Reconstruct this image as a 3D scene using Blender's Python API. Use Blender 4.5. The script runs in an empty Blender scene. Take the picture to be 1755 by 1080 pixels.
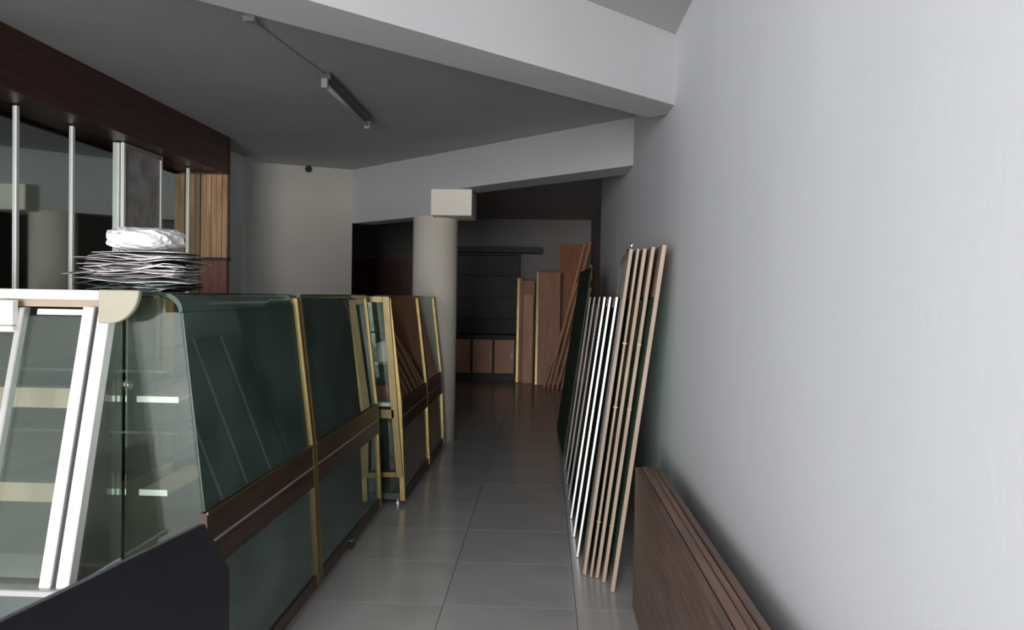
import bpy, bmesh, math, random
from mathutils import Vector, Matrix, Euler
R = math.radians
random.seed(7)
scene = bpy.context.scene
COL = scene.collection

# ------------------------------------------------------------------ camera
EYE = 1.40
cam_d = bpy.data.cameras.new('camera'); cam = bpy.data.objects.new('camera', cam_d); COL.objects.link(cam)
cam_d.sensor_width = 36.0
cam_d.lens = 1400.0 * 36.0 / 1755.0
cam_d.clip_start = 0.03
yaw, pitch, roll = R(2.23), R(-1.30), R(1.0)
M_ = (Matrix.Rotation(yaw, 4, 'Z') @ Matrix.Rotation(R(90) + pitch, 4, 'X') @ Matrix.Rotation(roll, 4, 'Z'))
cam.matrix_world = Matrix.Translation((0, 0, EYE)) @ M_
scene.camera = cam

# ------------------------------------------------------------------ world, daylight, exposure
w = bpy.data.worlds.new('world'); scene.world = w; w.use_nodes = True
bg = w.node_tree.nodes['Background']
bg.inputs[0].default_value = (0.80, 0.90, 1.0, 1); bg.inputs[1].default_value = 0.5
scene.view_settings.view_transform = 'Standard'
scene.view_settings.look = 'None'
scene.view_settings.gamma = 1.0
scene.view_settings.use_curve_mapping = False
scene.view_settings.exposure = 0.0
scene.cycles.transparent_max_bounces = 32

def area(name, loc, rot, sx, sy, power, col):
    l = bpy.data.lights.new(name, 'AREA'); l.shape = 'RECTANGLE'; l.size = sx; l.size_y = sy
    l.energy = power; l.color = col
    o = bpy.data.objects.new(name, l); COL.objects.link(o); o.location = loc; o.rotation_euler = rot
    return o
# daylight coming in through the shop window behind the camera
area('window_daylight', (-1.45, -4.98, 1.25), (R(90), 0, 0), 2.9, 2.2, 760, (0.98, 0.965, 1.0))

# ------------------------------------------------------------------ materials
MATS = {}
def nodes(name):
    m = bpy.data.materials.new(name); m.use_nodes = True
    nt = m.node_tree
    return m, nt, nt.nodes['Principled BSDF']
def setp(b, **k):
    for a, v in k.items():
        b.inputs[a.replace('_', ' ')].default_value = v
def plain(name, col, rough=0.5, metal=0.0, spec=0.5, var=0.12, scale=6.0, bump=0.0, bscale=60.0, stretch=(1, 1, 1)):
    m, nt, b = nodes(name)
    setp(b, Roughness=rough, Metallic=metal, Specular_IOR_Level=spec)
    tc = nt.nodes.new('ShaderNodeTexCoord'); mp = nt.nodes.new('ShaderNodeMapping')
    mp.inputs['Scale'].default_value = stretch
    nt.links.new(tc.outputs['Object'], mp.inputs['Vector'])
    n = nt.nodes.new('ShaderNodeTexNoise'); n.inputs['Scale'].default_value = scale; n.inputs['Detail'].default_value = 4
    nt.links.new(mp.outputs[0], n.inputs['Vector'])
    r = nt.nodes.new('ShaderNodeValToRGB')
    r.color_ramp.elements[0].position = 0.3; r.color_ramp.elements[1].position = 0.7
    r.color_ramp.elements[0].color = tuple(c * (1 - var) for c in col) + (1,)
    r.color_ramp.elements[1].color = tuple(min(1, c * (1 + var)) for c in col) + (1,)
    nt.links.new(n.outputs[0], r.inputs[0]); nt.links.new(r.outputs[0], b.inputs['Base Color'])
    if bump:
        n2 = nt.nodes.new('ShaderNodeTexNoise'); n2.inputs['Scale'].default_value = bscale; n2.inputs['Detail'].default_value = 5
        nt.links.new(mp.outputs[0], n2.inputs['Vector'])
        bm = nt.nodes.new('ShaderNodeBump'); bm.inputs['Strength'].default_value = bump; bm.inputs['Distance'].default_value = 0.01
        nt.links.new(n2.outputs[0], bm.inputs['Height']); nt.links.new(bm.outputs[0], b.inputs['Normal'])
    MATS[name] = m
    return m
def wood(name, dark, light, rough=0.45, axis='Z', scale=9.0):
    st = {'Z': (1, 1, .06), 'Y': (1, .06, 1), 'X': (.06, 1, 1)}[axis]
    m, nt, b = nodes(name); setp(b, Roughness=rough)
    tc = nt.nodes.new('ShaderNodeTexCoord'); mp = nt.nodes.new('ShaderNodeMapping'); mp.inputs['Scale'].default_value = st
    nt.links.new(tc.outputs['Object'], mp.inputs['Vector'])
    n = nt.nodes.new('ShaderNodeTexNoise'); n.inputs['Scale'].default_value = scale * 4; n.inputs['Detail'].default_value = 8; n.inputs['Distortion'].default_value = 0.6
    nt.links.new(mp.outputs[0], n.inputs['Vector'])
    r = nt.nodes.new('ShaderNodeValToRGB'); r.color_ramp.elements[0].position = 0.32; r.color_ramp.elements[1].position = 0.68
    r.color_ramp.elements[0].color = dark + (1,); r.color_ramp.elements[1].color = light + (1,)
    nt.links.new(n.outputs[0], r.inputs[0]); nt.links.new(r.outputs[0], b.inputs['Base Color'])
    bm = nt.nodes.new('ShaderNodeBump'); bm.inputs['Strength'].default_value = .15; bm.inputs['Distance'].default_value = .004
    nt.links.new(n.outputs[0], bm.inputs['Height']); nt.links.new(bm.outputs[0], b.inputs['Normal'])
    MATS[name] = m
    return m
def glass(name, tint, ior=1.5, extra=0.0, dust_haze=0.0, dcol=(.3, .36, .33)):
    """architectural glass: tinted see-through plus Fresnel mirror reflection, a film of dust and painted haze"""
    m = bpy.data.materials.new(name); m.use_nodes = True; nt = m.node_tree; nt.nodes.clear()
    out = nt.nodes.new('ShaderNodeOutputMaterial'); mix = nt.nodes.new('ShaderNodeMixShader')
    tr = nt.nodes.new('ShaderNodeBsdfTransparent'); tr.inputs[0].default_value = tint + (1,)
    gl = nt.nodes.new('ShaderNodeBsdfGlossy'); gl.inputs['Roughness'].default_value = 0.02; gl.inputs[0].default_value = (.92, 1, .96, 1)
    fr = nt.nodes.new('ShaderNodeFresnel'); fr.inputs[0].default_value = ior
    df = nt.nodes.new('ShaderNodeBsdfDiffuse'); df.inputs[0].default_value = dcol + (1,)
    m2 = nt.nodes.new('ShaderNodeMixShader')
    tc = nt.nodes.new('ShaderNodeTexCoord'); n = nt.nodes.new('ShaderNodeTexNoise'); n.inputs['Scale'].default_value = 3; n.inputs['Detail'].default_value = 6
    nt.links.new(tc.outputs['Object'], n.inputs['Vector'])
    ml = nt.nodes.new('ShaderNodeMath'); ml.operation = 'MULTIPLY'; ml.inputs[1].default_value = dust_haze * 2
    nt.links.new(n.outputs[0], ml.inputs[0]); nt.links.new(ml.outputs[0], m2.inputs[0])
    nt.links.new(tr.outputs[0], m2.inputs[1]); nt.links.new(df.outputs[0], m2.inputs[2])
    ad = nt.nodes.new('ShaderNodeMath'); ad.operation = 'ADD'; ad.inputs[1].default_value = extra; ad.use_clamp = True
    nt.links.new(fr.outputs[0], ad.inputs[0]); nt.links.new(ad.outputs[0], mix.inputs[0])
    nt.links.new(m2.outputs[0], mix.inputs[1]); nt.links.new(gl.outputs[0], mix.inputs[2])
    nt.links.new(mix.outputs[0], out.inputs[0])
    MATS[name] = m
    return m

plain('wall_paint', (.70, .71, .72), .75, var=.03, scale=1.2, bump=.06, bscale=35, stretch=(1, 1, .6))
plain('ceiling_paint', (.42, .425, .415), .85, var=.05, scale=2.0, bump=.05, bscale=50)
plain('wall_cream_dimmed', (.44, .42, .37), .75, var=.04, scale=1.5, bump=.05, bscale=35)  # cream paint, with the weaker light at the rear put into its colour
plain('beam_paint_dimmed', (.47, .475, .47), .75, var=.03, scale=2.0, bump=.04, bscale=45)  # white beams, darkened in the colour to stand in for shade
plain('column_paint', (.80, .75, .64), .6, var=.03, scale=2)
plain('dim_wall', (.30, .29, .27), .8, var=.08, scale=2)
plain('tile', (.54, .535, .52), .2, spec=.5, var=.10, scale=2.2, bump=.02, bscale=14)
plain('grout', (.34, .34, .33), .7, var=.1, scale=20)
plain('gold', (.31, .225, .085), .36, metal=.7, var=.1, scale=5, stretch=(1, 1, .2))
plain('gold_dull', (.20, .15, .065), .4, metal=.7, var=.15, scale=8)
plain('aluminium', (.86, .86, .82), .38, metal=.25, var=.03, scale=5)
plain('aluminium_dull', (.50, .50, .48), .45, metal=.5, var=.06, scale=8)
plain('steel', (.72, .72, .70), .25, metal=.95, var=.05, scale=10)
plain('cream_plastic', (.36, .34, .25), .4, var=.03, scale=9)
plain('cream_rail', (.38, .285, .21), .5, var=.05, scale=8)
plain('rubber', (.02, .02, .022), .5, var=.2)
plain('case_dark', (.10, .12, .115), .5, var=.25, scale=4)
plain('case_inside', (.60, .76, .68), .55, var=.2, scale=3)
plain('navy_board', (.011, .011, .018), .42, var=.25, scale=7, bump=.03, bscale=120)
plain('board_edge', (.11, .11, .115), .5, var=.15, scale=15)
plain('silver_foil', (.46, .43, .42), .4, metal=.3, var=.5, scale=7, bump=.3, bscale=25)
plain('white_plastic', (.92, .92, .90), .35, var=.05, scale=12, bump=.5, bscale=18)
plain('foil_dark', (.10, .12, .12), .35, metal=.4, var=.4, scale=12)
plain('spotted_silver', (.40, .39, .37), .5, metal=.1, var=.3, scale=7)
plain('green_sheet', (.035, .058, .045), .55, spec=.15, var=.2, scale=5)
plain('pale_reflection', (.50, .47, .44), .5, var=.06, scale=4)  # grey reflection on the leftmost leaning panel, put in as colour
plain('hutch_dark', (.020, .020, .024), .55, var=.2)
plain('door_pink', (.66, .31, .17), .45, var=.12, scale=3)
plain('black_plastic', (.015, .015, .016), .45, var=.1)
plain('white_enamel', (.34, .34, .33), .4, var=.05)
plain('tube_glass', (.36, .37, .36), .2, var=.03)
plain('paper', (.80, .78, .72), .8, var=.05, scale=10)
plain('red_box', (.22, .05, .035), .6, var=.15)
plain('carton', (.36, .22, .12), .75, var=.1)
plain('leather_dark', (.05, .04, .07), .5, var=.3)
wood('wood_brown', (.09, .048, .034), (.18, .10, .075), .4, 'Y')
wood('wood_band', (.035, .018, .011), (.085, .042, .026), .35, 'Y')
wood('wood_bulkhead', (.035, .012, .009), (.080, .028, .019), .4, 'Y')
wood('wood_panel', (.28, .15, .065), (.50, .30, .15), .5, 'Z')
wood('wood_red', (.10, .032, .018), (.20, .075, .042), .4, 'Z')
wood('wood_edge', (.30, .215, .15), (.45, .34, .25), .5, 'Z')
wood('wood_lath', (.44, .18, .07), (.60, .28, .13), .5, 'Z')
wood('wood_plank', (.16, .085, .060), (.28, .16, .115), .45, 'Y')
wood('wood_sheet', (.56, .25, .10), (.74, .37, .16), .45, 'Z')
glass('glass_clear', (.93, .965, .93), 1.5, .02, .045, (.28, .31, .24))
glass('glass_front', (.94, .98, .965), 1.5, .03, .20, (.36, .52, .45))  # teal dust film, raised to put a brightening haze over the dark case fronts
glass('glass_shelf', (.76, .88, .82), 1.5, .03, .06, (.20, .34, .29))
glass('glass_panel', (.22, .38, .30), 1.5, .03, .25, (.12, .21, .14))
glass('glass_green', (.05, .09, .06), 1.5, .0, .95, (.035, .060, .045))
glass('panel_green', (.10, .2, .13), 1.5, .0, .95, (.20, .42, .26))
glass('glass_dusty', (.80, .88, .82), 1.5, .02, .25, (.42, .46, .38))
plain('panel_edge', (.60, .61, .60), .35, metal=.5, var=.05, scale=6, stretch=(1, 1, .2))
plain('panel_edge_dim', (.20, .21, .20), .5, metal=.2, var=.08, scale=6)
plain('corner_inside', (.12, .108, .085), .6, var=.15, scale=3)
wood('wood_redbrown', (.32, .12, .05), (.48, .20, .09), .45, 'Z')
glass('glass_smoked', (.80, .86, .83), 1.5, .05, .04)
glass('window_glass', (.97, .97, .97), 1.45, 0, 0)
def mirror_mat():
    m, nt, b = nodes('mirror'); setp(b, Base_Color=(.50, .56, .52, 1), Metallic=1.0, Roughness=.03); MATS['mirror'] = m
mirror_mat()

# ------------------------------------------------------------------ mesh helpers
class MB:
    def __init__(s): s.bm = bmesh.new()
    def _hexa(s, pts):
        v = [s.bm.verts.new(p) for p in pts]
        for f in ((3, 2, 1, 0), (4, 5, 6, 7), (0, 1, 5, 4), (1, 2, 6, 5), (2, 3, 7, 6), (3, 0, 4, 7)):
            s.bm.faces.new([v[i] for i in f])
        return s
    def hexa(s, *pts): return s._hexa(pts)
    def box(s, x0, x1, y0, y1, z0, z1):
        return s._hexa([(x0, y0, z0), (x1, y0, z0), (x1, y1, z0), (x0, y1, z0), (x0, y0, z1), (x1, y0, z1), (x1, y1, z1), (x0, y1, z1)])
    def extrude_poly(s, poly, fn0, fn1):
        """poly: 2D outline; fn0/fn1 map 2D to the two 3D end sections"""
        a = [s.bm.verts.new(fn0(p)) for p in poly]; b = [s.bm.verts.new(fn1(p)) for p in poly]
        n = len(poly)
        s.bm.faces.new(a[::-1]); s.bm.faces.new(b)
        for i in range(n):
            j = (i + 1) % n
            s.bm.faces.new([a[i], a[j], b[j], b[i]])
        return s
    def tube(s, pts, r, n=8, cap=True):
        rings = []
        for i, p in enumerate(pts):
            p = Vector(p); q = Vector(pts[min(i + 1, len(pts) - 1)]); o = Vector(pts[max(i - 1, 0)])
            t = (q - o).normalized(); u = t.orthogonal().normalized(); v = t.cross(u)
            rr = r[i] if isinstance(r, (list, tuple)) else r
            rings.append([s.bm.verts.new(p + (u * math.cos(k * 2 * math.pi / n) + v * math.sin(k * 2 * math.pi / n)) * rr) for k in range(n)])
        for a, b in zip(rings, rings[1:]):
            for k in range(n): s.bm.faces.new([a[k], a[(k + 1) % n], b[(k + 1) % n], b[k]])
        if cap:
            s.bm.faces.new(rings[0][::-1]); s.bm.faces.new(rings[-1])
        return s
    def build(s, name, mat, parent=None, bevel=0.0, smooth=False, loc=None, rot=None):
        bmesh.ops.recalc_face_normals(s.bm, faces=s.bm.faces)
        if bevel:
            bmesh.ops.bevel(s.bm, geom=s.bm.edges[:], offset=bevel, segments=1, affect='EDGES', clamp_overlap=True)
        me = bpy.data.meshes.new(name); s.bm.to_mesh(me); s.bm.free()
        me.materials.append(MATS[mat])
        if smooth:
            for p in me.polygons: p.use_smooth = True
        o = bpy.data.objects.new(name, me); COL.objects.link(o)
        if parent: o.parent = parent
        if loc: o.location = loc
        if rot: o.rotation_euler = rot
        return o
def tag(o, label, cat, group=None):
    o['label'] = label; o['category'] = cat
    if group: o['group'] = group
    return o
def thing(name, label, cat, loc=(0, 0, 0), rot=(0, 0, 0), group=None):
    o = bpy.data.objects.new(name, None); COL.objects.link(o); o.empty_display_size = .1
    o.location = loc; o.rotation_euler = rot
    return tag(o, label, cat, group)
def structure(o, label=None):
    o['kind'] = 'structure'
    if label: o['label'] = label
    return o
def B(x0, x1, y0, y1, z0, z1): return MB().box(x0, x1, y0, y1, z0, z1)
def planbox(p, q, t0, t1, z0, z1):
    """box along the plan line p->q, thickness from t0 to t1 measured to its left"""
    p = Vector(p); q = Vector(q); d = (q - p).normalized(); n = Vector((-d.y, d.x))
    c = [p + n * t0, q + n * t0, q + n * t1, p + n * t1]
    return MB().hexa(*[(v.x, v.y, z0) for v in c], *[(v.x, v.y, z1) for v in c])

# ================================================================== THE ROOM
W = 0.63           # right wall plane
CEIL = 2.72; BEAM = 2.37
FW = -4.80         # shop-front wall behind the camera
floor = structure(B(-3.75, 1.2, FW - .2, 14.3, -.12, -.012).build('floor', 'grout'), 'polished grey tiled shop floor')
# floor tiles: one shared mesh, each tile its own piece
TS = .60; J = .003
tm = MB().box(0, TS - J, 0, TS - J, -.012, 0); bmesh.ops.recalc_face_normals(tm.bm, faces=tm.bm.faces)
tmesh = bpy.data.meshes.new('floor_tile'); tm.bm.to_mesh(tmesh); tm.bm.free(); tmesh.materials.append(MATS['tile'])
for i in range(-6, 2):
    for j in range(-5, 24):
        x = .17 + TS * (i - 0); y = .05 + TS * (j - 0)
        if x + TS > 1.2 or y + TS > 14.3 or x < -3.75: continue
        t = bpy.data.objects.new('floor_tile', tmesh); COL.objects.link(t); t.location = (x, y, 0); t.parent = floor
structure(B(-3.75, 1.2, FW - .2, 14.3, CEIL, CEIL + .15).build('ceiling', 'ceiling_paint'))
structure(B(W, W + .15, FW, 9.35, 0, CEIL).build('wall_right', 'wall_paint'), 'plain white plaster wall along the right side')
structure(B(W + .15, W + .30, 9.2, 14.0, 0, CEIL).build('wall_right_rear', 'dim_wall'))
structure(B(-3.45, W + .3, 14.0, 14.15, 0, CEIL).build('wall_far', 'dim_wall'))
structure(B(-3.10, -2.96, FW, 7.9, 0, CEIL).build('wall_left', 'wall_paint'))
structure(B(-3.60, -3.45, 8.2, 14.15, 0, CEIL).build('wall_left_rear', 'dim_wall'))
# angled end wall of the shop
CORN = (-2.06, 8.66)
structure(planbox(CORN, (-3.30, 8.06), -.15, 0, 0, CEIL).build('wall_angled', 'wall_cream_dimmed'))
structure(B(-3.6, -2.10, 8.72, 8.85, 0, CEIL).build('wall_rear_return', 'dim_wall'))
# shop front behind the camera with its big window opening
fw = MB()
fw.box(-3.1, -2.92, FW - .15, FW, 0, CEIL); fw.box(.02, W + .15, FW - .15, FW, 0, CEIL)
fw.box(-2.92, .02, FW - .15, FW, 0, .12); fw.box(-2.92, .02, FW - .15, FW, 2.38, CEIL)
structure(fw.build('wall_front', 'wall_paint'))
win = structure(B(-2.92, .02, FW - .09, FW - .08, .12, 2.38).build('window_1', 'window_glass'))
for x in (-2.92, -1.95, -.98, -.02):
    B(x, x + .04, FW - .11, FW - .06, .12, 2.38).build('window_mullion', 'aluminium_dull', win)
# beams (both at 45 degrees to the right wall)
structure(planbox((-2.76, .74), (W + .10, 4.23), 0, .27, BEAM, CEIL).build('beam_front', 'beam_paint_dimmed'), 'white concrete beam crossing the ceiling nearest the camera')
b2 = structure(planbox((W + .10, 5.90), CORN, -.32, 0, BEAM, CEIL).build('beam_rear', 'beam_paint_dimmed'), 'white beam over the passage to the back room')
planbox((-.95, 7.56), CORN, -.24, 0, 2.15, BEAM).build('lintel', 'beam_paint_dimmed', b2)
B(-1.05, -.675, 7.45, 7.95, 2.13, BEAM).build('capital_block', 'column_paint', b2, bevel=.004)
# round column
cm = MB(); cm.tube([(-1.06, 7.88, 0), (-1.06, 7.88, 2.15)], .215, 40)
col = structure(cm.build('column', 'column_paint', smooth=False), 'round cream column at the end of the display cases')
for p in col.data.polygons: p.use_smooth = len(p.vertices) == 4

# ================================================================== LEFT WALL: bulkhead, mirrors, counter
MX = -2.95
bh = thing('bulkhead', 'dark red-brown wooden bulkhead along the ceiling above the mirrors', 'bulkhead', (-2.8, 4, 2.42))
def bpart(mb, name, mat, parent, **k):
    """mesh given in world coordinates, parented to an unrotated Empty"""
    o = mb.build(name, mat, parent, **k)
    o.location = -Vector(parent.location) if parent.rotation_euler.z == 0 else (0, 0, 0)
    return o
bpart(B(-2.735, -2.715, 1.35, 6.895, 2.40, CEIL - .002), 'fascia', 'wood_bulkhead', bh)
bpart(B(MX, -2.735, 1.35, 6.895, 2.42, 2.445), 'soffit_board', 'wood_bulkhead', bh)
mw = thing('mirror_wall', 'row of tall wall mirrors divided by thin aluminium strips', 'mirror', (MX, 5, 1.38))
ys = [3.35, 3.90, 4.45, 4.99, 5.54, 6.12, 6.65, 6.885]
for k in range(len(ys) - 1):
    if k == 4: continue
    bpart(B(MX - .008, MX, ys[k] + .003, ys[k + 1] - .003, 1.38, 2.418), 'mirror_panel', 'mirror', mw)
for y in ys[:-1]:
    bpart(B(MX, MX + .012, y - .012, y + .012, 1.38, 2.41), 'strip', 'aluminium', mw)
md = thing('framed_panel', 'spotted grey framed panel standing in front of the mirrors', 'panel', (MX + .02, 5.83, 1.38))
bpart(B(MX + .02, MX + .032, 5.57, 6.09, 1.38, 2.40), 'sheet', 'spotted_silver', md)
bpart(B(MX + .016, MX + .04, 5.545, 5.57, 1.38, 2.415), 'frame_stile', 'aluminium', md)
bpart(B(MX + .016, MX + .04, 6.09, 6.115, 1.38, 2.415), 'frame_stile', 'aluminium', md)
bpart(B(MX + .016, MX + .04, 5.57, 6.09, 2.38, 2.415), 'frame_rail', 'aluminium_dull', md)
# wood slatted return at the end of the mirrors
wr = thing('wood_return', 'vertical light wood planks at the far end of the mirrors', 'panelling', (-2.8, 6.92, 1.69))
pw = .046
for k in range(5):
    x0 = MX + k * pw
    bpart(B(x0 + .002, x0 + pw - .002, 6.90 - .004 * (k % 2), 6.925, 1.69, 2.398), 'plank', 'wood_panel', wr)
bpart(B(MX, -2.715, 6.926, 6.95, 1.69, 2.718), 'backing_board', 'wood_bulkhead', wr)
tc_ = thing('tall_cabinet', 'dark red wooden cabinet below the wood planks', 'cabinet', (-2.8, 6.92, 0))
bpart(B(MX, -2.72, 6.90, 6.95, 0, 1.66), 'side_panel', 'wood_red', tc_)
bpart(B(MX, -2.71, 6.89, 6.96, 1.66, 1.688), 'top', 'hutch_dark', tc_)
bc = thing('back_counter', 'dark counter running under the wall mirrors', 'counter', (-2.8, 5, 0))
bpart(B(MX, -2.66, 2.6, 6.88, .08, 1.33), 'body', 'case_dark', bc)
bpart(B(MX, -2.62, 2.6, 6.88, 1.33, 1.36), 'worktop', 'hutch_dark', bc)
bpart(B(MX, -2.70, 2.6, 6.88, 0, .08), 'plinth', 'rubber', bc)
for k in range(6):
    y = 2.63 + k * .71
    d = bpart(B(-2.66, -2.645, y, y + .69, .10, 1.30), 'door', 'case_dark', bc)
    h = MB().box(-2.645, -2.635, y + .62, y + .64, .9, 1.05).build('handle', 'aluminium_dull', d)

# ================================================================== DISPLAY CASES
PX = [(0.0, -1.03), (.50, -1.055), (.69, -1.065), (1.385, -1.15)]     # front profile: height, X
def prof(z):
    for (a, xa), (b, xb) in zip(PX, PX[1:]):
        if z <= b: return xa + (xb - xa) * (z - a) / (b - a)
    return PX[-1][1]
TOPZ = 1.393
BX = -1.82
def sloped(y0, y1, z0, z1, o0, o1, dx=0.0):
    """piece following the front profile between two heights, from inset o0 to o1 (towards +X)"""
    return MB().hexa((prof(z0) + o0 + dx, y0, z0), (prof(z0) + o1 + dx, y0, z0), (prof(z0) + o1 + dx, y1, z0), (prof(z0) + o0 + dx, y1, z0),
                     (prof(z1) + o0 + dx, y0, z1), (prof(z1) + o1 + dx, y0, z1), (prof(z1) + o1 + dx, y1, z1), (prof(z1) + o0 + dx, y1, z1))
def post(y, root, dx, w=.028, out=.006):
    bpart(sloped(y - w / 2, y + w / 2, .69, 1.375, -.03, out, dx), 'upper_post', 'gold', root, bevel=.002)
    bpart(sloped(y - w / 2, y + w / 2, .03, .69, -.03, out, dx), 'lower_post', 'gold', root, bevel=.002)
def side_poly(dx, z0, z1, back):
    zs = [z for z in (z0, .50, .69, 1.0, z1) if z0 <= z <= z1]
    return [(back, z0)] + [(prof(z) + dx, z) for z in sorted(set(zs))] + [(back, z1)]
def case(label, y0, y1, dx=0.0, back=BX, shelves=(1.13, .93), near_glass=True, lower='glass_front', upper='glass_front', far_end=True):
    t = thing('display_case', label, 'display case', ((back + prof(0) + dx) / 2, (y0 + y1) / 2, 0), group='glass display cases in a row')
    e = .016
    bpart(B(back + .02, prof(.07) + dx - .03, y0 + e, y1 - e, .035, .075), 'bottom_board', 'case_dark', t)
    bpart(sloped(y0 + e, y1 - e, .03, .085, -.03, .0, dx), 'bottom_rail', 'wood_band', t)
    bpart(sloped(y0 + e, y1 - e, .085, .50, -.014, -.008, dx), 'lower_pane', lower, t)
    bd = bpart(sloped(y0 + e, y1 - e, .50, .69, -.02, .003, dx), 'middle_band', 'wood_band', t)
    o = sloped(y0 + e, y1 - e, .588, .596, .003, .0065, dx).build('metal_line', 'aluminium_dull', bd)
    o = sloped(y0 + e, y1 - e, .686, .694, .003, .008, dx).build('metal_edge', 'gold_dull', bd)
    bpart(sloped(y0 + e, y1 - e, .694, 1.375, -.012, -.006, dx), 'front_pane', upper, t)
    bpart(B(back, prof(1.385) + dx + .006, y0 + .002, y1 - .002, 1.378, TOPZ), 'glass_top', 'glass_smoked', t)
    bpart(B(back, back + .015, y0 + e, y1 - e, .08, .69), 'rear_lower_panel', 'case_dark', t)
    ym = (y0 + y1) / 2
    bpart(B(back, back + .008, y0 + e, ym + .02, .70, 1.36), 'sliding_door', 'case_inside', t)
    bpart(B(back + .010, back + .018, ym - .02, y1 - e, .70, 1.36), 'sliding_door', 'case_inside', t)
    bpart(B(back, back + .025, y0 + e, y1 - e, 1.355, 1.378), 'rear_top_rail', 'gold_dull', t)
    bpart(B(back + .015, prof(.69) + dx - .03, y0 + e, y1 - e, .655, .68), 'deck', 'case_inside', t)
    for z in shelves:
        sh = bpart(B(back + .04, prof(z) + dx - .07, y0 + .03, y1 - .03, z, z + .008), 'glass_shelf', 'glass_shelf', t)
        B(prof(z) + dx - .069, prof(z) + dx - .066, y0 + .03, y1 - .03, z - .001, z + .009).build('polished_edge', 'green_sheet', sh)
    post(y0 + .014, t, dx)
    post(y1 - .014, t, dx)
    for y in (y0 + .014, y1 - .014):
        bpart(B(back, back + .028, y - .013, y + .013, .03, 1.378), 'rear_post', 'gold', t)
    sides = ([y0 + .018] if near_glass else []) + ([y1 - .024] if far_end else [])
    for y in sides:
        m = MB().extrude_poly(side_poly(dx - .032, .08, 1.375, back + .03), lambda p: (p[0], y, p[1]), lambda p: (p[0], y + .006, p[1]))
        bpart(m, 'end_pane', 'glass_clear', t)
    for (fx, fy) in ((prof(0) + dx - .06, y0 + .08), (prof(0) + dx - .06, y1 - .08), (back + .06, y0 + .08), (back + .06, y1 - .08)):
        m = MB(); m.tube([(fx, fy, .0), (fx, fy, .010), (fx, fy, .012), (fx, fy, .04)], [.022, .022, .010, .010], 10)
        bpart(m, 'levelling_foot', 'steel', t)
    return t

# --- U2, U3, U4
c2 = case('straight gold-framed glass display case, second from the camera, before the protruding case', 3.79, 5.24, far_end=False)
m = MB(); m.tube([(-1.035, 4.40, .024), (-1.035, 4.425, .024)], .022, 14); bpart(m, 'caster', 'rubber', c2)
bpart(B(-1.045, -1.022, 4.392, 4.433, .046, .056), 'caster_bracket', 'steel', c2)
c3 = case('glass display case with gold-framed end facing the camera, sticking out into the aisle', 5.36, 6.56, dx=.13, back=-1.75, near_glass=True, upper='glass_smoked')
case('farthest gold-framed glass display case, next to the round column', 6.58, 7.50, dx=.13, back=-1.75)
# gold end frame of the protruding case
ex1 = -1.045; ex0 = -1.245
def xf(z, off): return prof(z) + .13 + off
def efr(za, zb, oa, ob):
    return MB().hexa((xf(za, oa), 5.338, za), (xf(za, ob), 5.338, za), (xf(za, ob), 5.358, za), (xf(za, oa), 5.358, za),
                     (xf(zb, oa), 5.338, zb), (xf(zb, ob), 5.338, zb), (xf(zb, ob), 5.358, zb), (xf(zb, oa), 5.358, zb))
bpart(efr(.19, 1.385, -.046, 0), 'end_frame_stile', 'gold_dull', c3, bevel=.002)
bpart(efr(.19, 1.385, -.70, -.645), 'end_frame_stile', 'gold_dull', c3, bevel=.002)
bpart(efr(1.345, 1.385, -.645, -.046), 'end_frame_rail', 'gold_dull', c3, bevel=.002)
bpart(efr(.19, .225, -.645, -.046), 'end_frame_rail', 'gold_dull', c3, bevel=.002)
bpart(efr(.58, .64, -.645, -.046), 'end_frame_rail', 'gold_dull', c3, bevel=.002)

# --- corner case nearest the camera
cc = thing('corner_display_case', 'nearest display case with white aluminium sash frames and green glass end', 'display case', (-1.7, 3.0, 0), group='glass display cases in a row')
Y0, Y1 = 2.55, 3.77; LX = -2.25; e = .016
P = lambda mb, n, m, **k: bpart(mb, n, m, cc, **k)
P(B(LX + .02, prof(.07) - .03, Y0 + e, Y1 - e, .035, .075), 'bottom_board', 'case_dark')
P(sloped(Y0, Y1 - e, .03, .085, -.03, 0), 'bottom_rail', 'wood_band')
P(sloped(Y0 + .01, Y1 - e, .085, .50, -.014, -.008), 'lower_pane', 'glass_front')
bd = P(sloped(Y0, Y1 - e, .50, .69, -.02, .003), 'middle_band', 'wood_band')
sloped(Y0, Y1 - e, .588, .596, .003, .0065).build('metal_line', 'aluminium_dull', bd)
sloped(Y0, Y1 - e, .686, .694, .003, .008).build('metal_edge', 'gold_dull', bd)
P(sloped(Y1 - .085, Y1 - .070, .09, .50, -.05, -.025), 'reflection_strip', 'aluminium')  # added metal strips standing in for a reflection beside the post
P(sloped(Y1 - .055, Y1 - .045, .09, .50, -.05, -.025), 'reflection_strip', 'aluminium')
P(sloped(Y0 + .01, Y1 - e, .694, 1.33, -.012, -.006), 'front_pane', 'glass_front')
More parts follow.
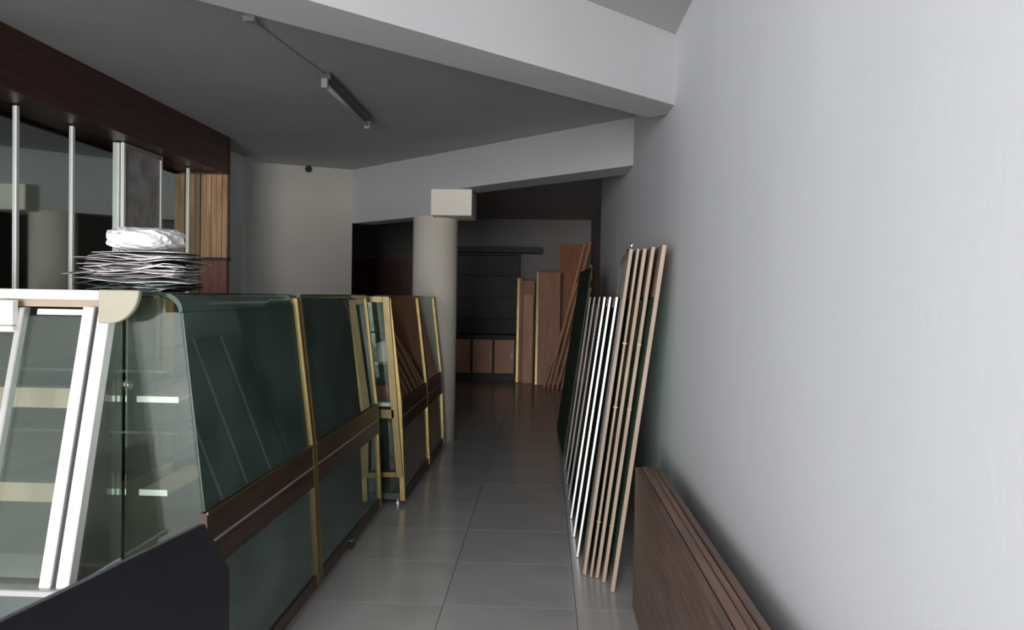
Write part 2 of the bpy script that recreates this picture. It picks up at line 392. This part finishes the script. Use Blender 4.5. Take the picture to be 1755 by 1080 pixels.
# rounded upper corner of the bent glass
arc = [(prof(1.33) - .009 - .055 * (1 - math.cos(a)), 1.33 + .055 * math.sin(a)) for a in [R(k * 11.25) for k in range(9)]]
out = [(x + .003, z + .003) for x, z in arc]; inn = [(x - .003, z - .003) for x, z in arc]
P(MB().extrude_poly(out + inn[::-1], lambda p: (p[0], Y0 + .01, p[1]), lambda p: (p[0], Y1 - e, p[1])), 'bent_glass', 'glass_front')
P(MB().extrude_poly([(x + .006, z + .006) for x, z in arc] + [(x - .005, z - .005) for x, z in arc][::-1], lambda p: (p[0], Y0, p[1]), lambda p: (p[0], Y0 + .01, p[1])), 'glass_edge_trim', 'glass_panel')
P(B(LX, prof(1.385) - .05, Y0, Y1 - .002, 1.381, TOPZ), 'glass_top', 'glass_smoked')
P(B(BX, BX + .012, Y0 + .03, Y1 - e, .08, 1.36), 'rear_panel', 'corner_inside')
P(B(-1.80, prof(.6) - .03, Y0 + .02, Y1 - e, .50, .52), 'deck', 'corner_inside')
for z in (1.13, .93):
    sh = P(B(-1.79, prof(z) - .10, Y0 + .06, Y1 - .03, z, z + .009), 'glass_shelf', 'glass_shelf')
    B(prof(z) - .099, prof(z) - .096, Y0 + .06, Y1 - .03, z - .001, z + .010).build('polished_edge', 'green_sheet', sh)
post(Y1 - .014, cc, 0)
P(B(BX + .0, BX + .03, Y1 - .028, Y1 - .002, .03, 1.378), 'rear_post', 'gold')
P(B(BX + .045, BX + .095, Y1 - .028, Y1 - .004, .52, 1.36), 'inner_upright', 'gold')
# vertical end pane towards the camera
P(MB().extrude_poly(side_poly(-.012, .52, 1.33, -1.33) + [], lambda p: (p[0], Y0 + .002, p[1]), lambda p: (p[0], Y0 + .009, p[1])), 'end_pane', 'glass_clear')
P(B(-1.33, prof(1.33) - .06, Y0 + .002, Y0 + .009, 1.331, 1.378), 'end_pane_top', 'glass_clear')
P(B(-1.80, prof(.5) - .012, Y0 + .0, Y0 + .02, .03, .50), 'end_lower_board', 'wood_band')
# brackets under the shelves
for (z, xa, xb) in ((1.045, -1.34, -1.20), (.735, -1.33, -1.235)):
    br = P(MB().hexa((xa, Y0 + .10, z - .012), (xb, Y0 + .10, z - .012), (xb + .05, Y0 + .34, z + .02), (xa + .05, Y0 + .34, z + .02),
                     (xa, Y0 + .10, z), (xb, Y0 + .10, z), (xb + .05, Y0 + .34, z + .032), (xa + .05, Y0 + .34, z + .032)), 'shelf_bracket', 'cream_rail')
    B(xa, xb, Y0 + .094, Y0 + .10, z - .016, z + .004).build('bracket_lip', 'aluminium', br)
# sloped aluminium sash front, leaning out towards the camera at its foot
def ys_(z): return 2.50 - (1.36 - z) * .275
def sash(x0, x1, z0, z1, f0=-.022, f1=.022):
    return MB().hexa((x0, ys_(z0) + f0, z0), (x1, ys_(z0) + f0, z0), (x1, ys_(z0) + f1, z0), (x0, ys_(z0) + f1, z0),
                     (x0, ys_(z1) + f0, z1), (x1, ys_(z1) + f0, z1), (x1, ys_(z1) + f1, z1), (x0, ys_(z1) + f1, z1))
P(sash(-1.426, -1.391, .545, 1.345), 'sash_stile', 'aluminium', bevel=.003)
P(sash(-1.391, -1.376, .55, 1.345, -.008, .02), 'gasket', 'rubber')
P(sash(-1.376, -1.338, .545, 1.365), 'corner_post', 'aluminium', bevel=.003)
P(MB().hexa((-1.345, ys_(.55) + .022, .55), (-1.337, ys_(.55) + .022, .55), (-1.337, 2.545, .55), (-1.345, 2.545, .55),
            (-1.345, ys_(1.33) + .022, 1.33), (-1.337, ys_(1.33) + .022, 1.33), (-1.337, 2.545, 1.33), (-1.345, 2.545, 1.33)), 'corner_glass', 'glass_dusty')
P(B(LX, -1.366, 2.475, 2.545, 1.366, 1.397), 'top_rail', 'aluminium', bevel=.003)
P(B(LX, -1.378, 2.50, 2.545, 1.343, 1.366), 'upper_track', 'cream_rail')
P(sash(-1.58, -1.43, 1.318, 1.336, -.004, .02), 'sash_top_rail', 'aluminium', bevel=.002)
P(B(-1.70, -1.627, 2.44, 2.47, 1.285, 1.362), 'handle_block', 'aluminium', bevel=.003)
P(B(-1.70, -1.620, 2.43, 2.472, 1.265, 1.283), 'handle_lip', 'aluminium', bevel=.003)
P(sash(-1.632, -1.612, .56, 1.34, -.02, .016), 'sash_stile', 'aluminium_dull', bevel=.003)
P(sash(LX, -1.634, .56, 1.28, -.006, 0), 'sash_pane', 'glass_clear')
P(sash(-1.610, -1.428, .56, 1.315, .006, .012), 'sash_pane', 'glass_clear')
P(B(LX, -1.335, 2.235, 2.545, .525, .545), 'sill', 'aluminium_dull', bevel=.003)
P(B(LX, -1.345, 2.30, 2.545, .02, .525), 'front_base', 'case_dark')
# cream quarter-round end cap
qc = [(-1.366, 1.399), (-1.366, 1.295)] + [(-1.366 + .03 + .098 * math.sin(a), 1.399 - .104 * math.cos(a) * 1.0) for a in [R(k * 9) for k in range(11)]]
P(MB().extrude_poly(qc, lambda p: (p[0], 2.452, p[1]), lambda p: (p[0], 2.474, p[1])), 'end_cap', 'cream_plastic', bevel=.003)
# left-hand cream shelf rails and glass shelves behind the sash
for z in (1.045, .735):
    P(B(LX + .03, -1.43, Y0 + .05, Y0 + .065, z - .035, z + .03), 'shelf_rail', 'cream_rail')
    P(B(LX + .03, -1.36, Y0 + .03, Y1 - .1, z + .032, z + .04), 'glass_shelf', 'glass_shelf')
m = MB(); m.tube([(-1.37, 2.66, 1.085), (-1.37, 2.645, 1.085), (-1.37, 2.635, 1.085), (-1.37, 2.622, 1.085)], [.008, .018, .022, .012], 14)
P(m, 'fixing_knob', 'steel', smooth=True)
P(B(LX, LX + .015, Y0 + .01, Y1 - e, .03, 1.36), 'far_side_panel', 'corner_inside')
P(B(LX + .015, -1.80, Y1 - .03, Y1 - e, .03, 1.36), 'rear_divider', 'corner_inside')

# things seen inside the protruding case
def crumple(name, mat, cx, cy, z, sx, sy, h, seed, label=None, cat=None, group=None, parent=None, n=14):
    rnd = random.Random(seed)
    bm = bmesh.new(); bmesh.ops.create_icosphere(bm, subdivisions=4, radius=1)
    for v in bm.verts:
        a = math.atan2(v.co.y, v.co.x)
        k = 1 + .09 * math.sin(3 * a + seed) + .05 * math.sin(9 * a + 11 * v.co.z + seed) + .025 * rnd.uniform(-1, 1)
        v.co.x = math.copysign(abs(v.co.x) ** .75, v.co.x) * sx * k; v.co.y = math.copysign(abs(v.co.y) ** .75, v.co.y) * sy * k
        v.co.z = (math.copysign(abs(v.co.z) ** .6, v.co.z) * .5 + .5) * h * (1 + .09 * math.sin(7 * v.co.x + 5 * v.co.y + seed) + .06 * math.sin(13 * v.co.y - 9 * v.co.x) + .03 * rnd.uniform(-1, 1))
    mn = min(v.co.z for v in bm.verts)
    for v in bm.verts: v.co.z -= mn
    me = bpy.data.meshes.new(name); bm.to_mesh(me); bm.free(); me.materials.append(MATS[mat])
    o = bpy.data.objects.new(name, me); COL.objects.link(o); o.location = (cx, cy, z)
    if label: tag(o, label, cat, group)
    return o
pf = MB().hexa((-.09, -.11, 0), (.07, -.11, 0), (.07, .11, 0), (-.09, .11, 0), (-.03, -.08, .12), (.085, -.10, .16), (.085, .09, .15), (-.03, .09, .12)).build('paper_packet', 'paper', loc=(-1.13, 5.60, .940), rot=(0, 0, R(8)))
tag(pf, 'white folded paper packet on a shelf of the protruding display case', 'packet')
rb = B(-.10, .10, -.12, .12, 0, .10).build('red_carton', 'red_box', loc=(-1.13, 5.60, .682), bevel=.004)
tag(rb, 'small dark red carton low inside the protruding display case', 'box')

# stack of silver sheets and white bundle on the nearest case
st = thing('sheet_stack', 'messy stack of thin silver foil sheets on top of the nearest case', 'stack', (-1.52, 3.05, TOPZ + .001))
rnd = random.Random(3)
z = 0
NS = 26
for k in range(NS):
    n = 36; u = k / (NS - 1)
    hw = .155 + .05 * math.sin(u * math.pi) ** .7 + rnd.uniform(-.035, .03); hd = .13 + rnd.uniform(-.02, .02)
    ph = rnd.uniform(0, 6); am = rnd.uniform(.002, .005); tx = rnd.uniform(-.03, .03); dr = rnd.uniform(.0, .03)
    ox, oy = rnd.uniform(-.03, .03) - .012, rnd.uniform(-.015, .015)
    poly = []
    for q in range(n):
        a = q * 2 * math.pi / n
        ca, sa = math.cos(a), math.sin(a)
        r_ = 1 + .04 * math.sin(3 * a + ph) + rnd.uniform(-.012, .012)
        poly.append((math.copysign(abs(ca) ** .42, ca) * hw * r_, math.copysign(abs(sa) ** .42, sa) * hd * r_))
    rt = rnd.uniform(-.25, .25); poly = [(p[0] * math.cos(rt) - p[1] * math.sin(rt), p[0] * math.sin(rt) + p[1] * math.cos(rt)) for p in poly]
    bm = bmesh.new(); rings = []
    for top in (1, 0):
        rr = []
        for f in (.35, .75, 1.0):
            ring = []
            for (px_, py_) in poly:
                x, y = px_ * f, py_ * f
                zz = z + tx * x - dr * f ** 3 * (.6 + .4 * math.sin(2.3 * ph + 4 * x / hw)) + am * math.sin(14 * x + 11 * y + ph) * f + .012
                ring.append(bm.verts.new((x + ox, y + oy, max(.0008, zz) + (.0028 if top else 0))))
            rr.append(ring)
        rings.append(rr)
    for t_, rr in enumerate(rings):
        bm.faces.new(rr[0])
        for a_, b_ in zip(rr, rr[1:]):
            for q in range(n): bm.faces.new([a_[q], a_[(q + 1) % n], b_[(q + 1) % n], b_[q]])
    for q in range(n): bm.faces.new([rings[0][-1][q], rings[0][-1][(q + 1) % n], rings[1][-1][(q + 1) % n], rings[1][-1][q]])
    mb = MB(); mb.bm.free(); mb.bm = bm
    mb.build('foil_sheet', 'foil_dark' if u < .25 or k in (9, 14, 19) else 'silver_foil', st)
    z += .0053
bn = crumple('plastic_bundle', 'white_plastic', -1.515, 3.05, TOPZ + .001 + z + .013, .125, .12, .10, 5,
             'crumpled white plastic bundle lying on the silver sheets', 'bundle')

# ================================================================== DARK BOARD IN FRONT
# outline along the board: distance along, height
nb = Vector((-1.06, 1.32)); fb = Vector((-.905, 2.34)); dv = (fb - nb).normalized(); nv = Vector((-dv.y, dv.x)); L = (fb - nb).length
outl = [(-.25, 0), (L, 0), (L, .59), (L - .135, .757), (-.25, .757)]
def bp(off): return lambda p: (nb.x + dv.x * p[0] + nv.x * off, nb.y + dv.y * p[0] + nv.y * off, p[1])
dbd = thing('dark_board', 'dark navy board with a clipped corner in front of the nearest display case', 'board', (nb.x, nb.y, 0))
bpart(MB().extrude_poly(outl, bp(0), bp(.006)), 'face_sheet', 'navy_board', dbd)
bpart(MB().extrude_poly(outl, bp(.0062), bp(.017)), 'core', 'board_edge', dbd)
m = MB(); p = bp(-.001)((L - .17, .40)); m.tube([p, (p[0] + .006, p[1] - .001, p[2])], .004, 8)
bpart(m, 'screw', 'steel', dbd)

# ================================================================== RIGHT SIDE: low wooden planks on edge
lb = thing('low_wood_panel', 'long low brown wooden panel standing along the right wall', 'wood panel', (.48, 2.2, 0))
for (xa, xb, zt, mt) in ((.425, .455, .640, 'wood_brown'), (.457, .486, .643, 'wood_plank'), (.488, .512, .640, 'wood_plank'), (.514, .540, .641, 'wood_brown')):
    bpart(B(xa, xb, .55, 3.69, 0, zt), 'plank', mt, lb, bevel=.003)
bpart(B(.541, W - .004, .55, 3.60, 0, .22), 'backing', 'board_edge', lb)

# ================================================================== LEANING FRAMED PANELS
YAW = R(-3)
def leaning(name, label, cat, x, y, ztop, xtop, depth, th, edge, pane, group, sw=.035, rail=None, yaw=YAW, toprail=.05):
    lean = math.atan2(xtop - x, ztop); h = math.hypot(xtop - x, ztop)
    # foot corner sits on the floor
    t = thing(name, label, cat, (x, y, 0.0015 + th / 2 * math.sin(lean)), (0, 0, 0), group)
    t.rotation_euler = (Matrix.Rotation(yaw, 3, 'Z') @ Matrix.Rotation(lean, 3, 'Y')).to_euler()
    a = th / 2
    B(-a, a, 0, sw, 0, h).build('stile', edge, t, bevel=.002)
    B(-a, a, depth - sw, depth, 0, h).build('stile', edge, t, bevel=.002)
    B(-a, a, sw, depth - sw, h - toprail, h).build('rail', rail or edge, t)
    B(-a, a, sw, depth - sw, 0, .05).build('rail', rail or edge, t)
    B(-a * .8, a * .8, sw, depth - sw, .05, h - toprail).build('pane', pane, t)
    return t
G1 = 'wood-edged glass panels leaning on the right wall'
br = [(.350, 3.87, 1.652, .560, .021, 'widest front wood-edged panel, closest to the right wall in the leaning stack'),
      (.318, 4.00, 1.650, .526, .018, 'second wood-edged panel from the right wall in the leaning stack'),
      (.289, 4.06, 1.645, .493, .018, 'third wood-edged panel from the right wall in the leaning stack'),
      (.259, 4.07, 1.645, .461, .013, 'fourth wood-edged panel from the right wall, thin, in the leaning stack'),
      (.228, 4.10, 1.645, .430, .018, 'leftmost wood-edged panel, pale reflection painted on its face, showing above the white-edged panels')]
for i, (x, y, zt, xt, th, lab) in enumerate(br):
    t = leaning('framed_panel', lab, 'panel', x, y, zt, xt, .98, th, 'wood_edge', 'panel_green' if i < 4 else 'pale_reflection', G1, sw=.010 if i < 4 else .03, toprail=.25 if i < 4 else .05)
    if i == 4:
        h = math.hypot(xt - x, zt)
        m = MB(); m.tube([(0, .02, h), (0, .02, h + .02), (0, .02, h + .032)], [.008, .013, .006], 10); m.build('top_knob', 'steel', t, smooth=True)
        B(-.012, .012, .04, .30, h, h + .010).build('top_bar', 'wood_red', t)
    if i in (1, 3):
        for zc in (.28, .86, 1.18):
            B(-.010, .010, -.003, -.0002, zc, zc + .007).build('clip', 'gold_dull', t)
G2 = 'white-edged glass panels leaning in a row'
wl = [(.203, 4.375, 1.405, .388, 'nearest white-edged glass panel leaning beside the wood-edged ones'),
      (.199, 4.75, 1.405, .383, 'second nearest of the white-edged leaning glass panels'),
      (.195, 5.14, 1.405, .380, 'third nearest of the white-edged leaning glass panels'),
      (.193, 5.60, 1.405, .380, 'fourth nearest of the white-edged leaning glass panels'),
      (.194, 6.08, 1.405, .375, 'fifth nearest of the white-edged leaning glass panels'),
      (.196, 6.60, 1.405, .372, 'sixth of the white-edged leaning glass panels, next to the tall green one')]
for i, (x, y, zt, xt, lab) in enumerate(wl):
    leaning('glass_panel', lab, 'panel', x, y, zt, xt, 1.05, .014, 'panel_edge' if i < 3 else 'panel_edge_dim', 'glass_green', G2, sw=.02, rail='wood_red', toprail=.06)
leaning('glass_panel', 'tall dark green glass panel at the far left of the leaning stack', 'panel', .194, 7.12, 1.665, .412, 1.6, .014, 'green_sheet', 'green_sheet', None, sw=.02, yaw=R(1))

# ================================================================== BACK ROOM
hu = thing('hutch', 'dark hutch cabinet with two pale brown lower doors in the back room', 'cabinet', (-.85, 13.6, 0))
HX0, HX1, HY = -1.55, -.42, 13.45
bpart(B(HX0, HX1, HY, 13.98, .10, .72), 'base_body', 'hutch_dark', hu)
bpart(B(HX0 + .03, HX1 - .03, HY + .05, 13.98, 0, .10), 'plinth', 'rubber', hu)
for k in range(3):
    x0 = HX1 - .04 - (k + 1) * .36
    d = bpart(B(x0 + .02, x0 + .34, HY - .02, HY, .13, .68), 'door', 'door_pink', hu)
    B(x0 + .30, x0 + .315, HY - .035, HY - .02, .38, .48).build('handle', 'gold_dull', d)
bpart(B(HX0 - .02, HX1 + .02, HY - .03, 13.98, .72, .76), 'worktop', 'hutch_dark', hu)
bpart(B(HX0, HX0 + .03, HY + .2, 13.98, .76, 2.12), 'side', 'hutch_dark', hu)
bpart(B(HX1 - .03, HX1, HY + .2, 13.98, .76, 2.12), 'side', 'hutch_dark', hu)
bpart(B(HX0 + .03, HX1 - .03, 13.955, 13.98, .76, 2.12), 'back_panel', 'hutch_dark', hu)
for z in (.98, 1.35, 1.75, 2.09):
    bpart(B(HX0 + .03, HX1 - .03, HY + .22, 13.955, z, z + .03), 'shelf', 'hutch_dark', hu)
bpart(B(HX0 - .03, HX1 + .36, HY + .10, 13.98, 2.13, 2.22), 'cornice', 'hutch_dark', hu)
wc = thing('wardrobe', 'dark red wardrobe seen through the doorway left of the column', 'wardrobe', (-2.7, 13.6, 0))
bpart(B(-3.25, -1.95, 13.30, 13.98, .08, 1.98), 'body', 'wood_red', wc)
bpart(B(-3.22, -1.98, 13.34, 13.98, 0, .08), 'plinth', 'rubber', wc)
for k in range(3):
    d = bpart(B(-3.23 + k * .425, -3.23 + k * .425 + .415, 13.28, 13.30, .10, 1.95), 'door', 'wood_red', wc)
    B(-3.23 + k * .425 + .37, -3.23 + k * .425 + .385, 13.265, 13.28, .95, 1.12).build('handle', 'gold_dull', d)

def upright(name, label, x0, x1, y, ztop, th, mat, ytop=None, edge=None, group='wooden boards standing in the back room'):
    lean = math.atan2((ytop or y) - y, ztop)
    t = thing(name, label, 'board', (x0, y, .002 + 0), (-lean, 0, 0), group)
    h = math.hypot(ztop, (ytop or y) - y)
    B(.0 if not edge else .035, x1 - x0, 0, th, 0, h).build('sheet', mat, t)
    if edge: B(0, .034, -.002, th, 0, h).build('edge_strip', edge, t)
    return t
upright('wood_board', 'narrow gold-edged board standing right beside the hutch', -.44, -.36, 13.30, 1.70, .03, 'wood_lath', 13.42, 'gold')
upright('wood_board', 'dark upright board between the narrow and the pale boards', -.40, -.16, 13.38, 1.66, .03, 'wood_redbrown', 13.50)
upright('wood_board', 'short pale brown board standing in front of the dark one', -.33, -.175, 13.20, 1.43, .03, 'wood_sheet', 13.32)
upright('wood_board', 'wide red-brown board with a bright gold left edge', -.125, .26, 13.0, 1.80, .03, 'wood_redbrown', 13.2, 'gold')
upright('wood_board', 'tallest dark brown board behind the leaning laths', .25, .74, 13.45, 2.30, .03, 'wood_redbrown', 13.9)
lath = [(.02, 12.55, 1.62, .50), (.085, 12.50, 2.22, .60), (.15, 12.45, 2.25, .69), (.22, 12.42, 1.9, .70), (.29, 12.38, 1.75, .71), (.36, 12.33, 1.55, .70)]
for i, (x, y, zt, xt) in enumerate(lath):
    a = math.atan2(xt - x, zt); h = math.hypot(xt - x, zt)
    lab = ['leftmost', 'second', 'third', 'fourth', 'fifth', 'rightmost'][i] + ' of the brown laths leaning sideways in the back room'
    o = B(-.016, .016, 0, .045, 0, h).build('wood_lath', 'wood_lath', loc=(x, y, .004), rot=(0, a, 0), bevel=.003)
    tag(o, lab, 'lath', 'laths leaning in the back room')

# ================================================================== CEILING FITTINGS
fl = thing('fluorescent_light', 'unlit fluorescent batten light on the ceiling', 'ceiling light', (-1.33, 5.4, CEIL))
bpart(B(-1.365, -1.295, 4.85, 6.02, CEIL - .045, CEIL - .001), 'housing', 'board_edge', fl, bevel=.004)
m = MB(); m.tube([(-1.33, 4.87, CEIL - .075), (-1.33, 6.0, CEIL - .075)], .014, 12); bpart(m, 'tube', 'tube_glass', fl, smooth=True)
for y in (4.835, 6.01):
    bpart(B(-1.35, -1.31, y, y + .03, CEIL - .098, CEIL - .04), 'lamp_holder', 'white_enamel', fl, bevel=.004)
cb = MB(); cb.tube([(-1.43, 3.92, CEIL - .006), (-1.41, 4.2, CEIL - .006), (-1.37, 4.6, CEIL - .006), (-1.34, 4.83, CEIL - .012)], .006, 6)
tag(cb.build('lamp_cable', 'white_enamel'), 'thin white cable running along the ceiling to the fluorescent light', 'cable')
jb = B(-1.46, -1.40, 3.86, 3.92, CEIL - .03, CEIL - .0005).build('cable_clip', 'white_enamel', bevel=.005)
tag(jb, 'small white ceiling box at the start of the lamp cable', 'junction box')

sn = thing('sensor', 'tiny black sensor where the end wall meets the ceiling', 'sensor', (-2.47, 8.42, CEIL))
bpart(B(-2.49, -2.45, 8.40, 8.44, CEIL - .02, CEIL - .0005), 'mount', 'black_plastic', sn)
m = MB(); m.tube([(-2.47, 8.42, CEIL - .02), (-2.47, 8.42, CEIL - .05), (-2.47, 8.42, CEIL - .065)], [.03, .032, .015], 12)
bpart(m, 'dome', 'black_plastic', sn, smooth=True)
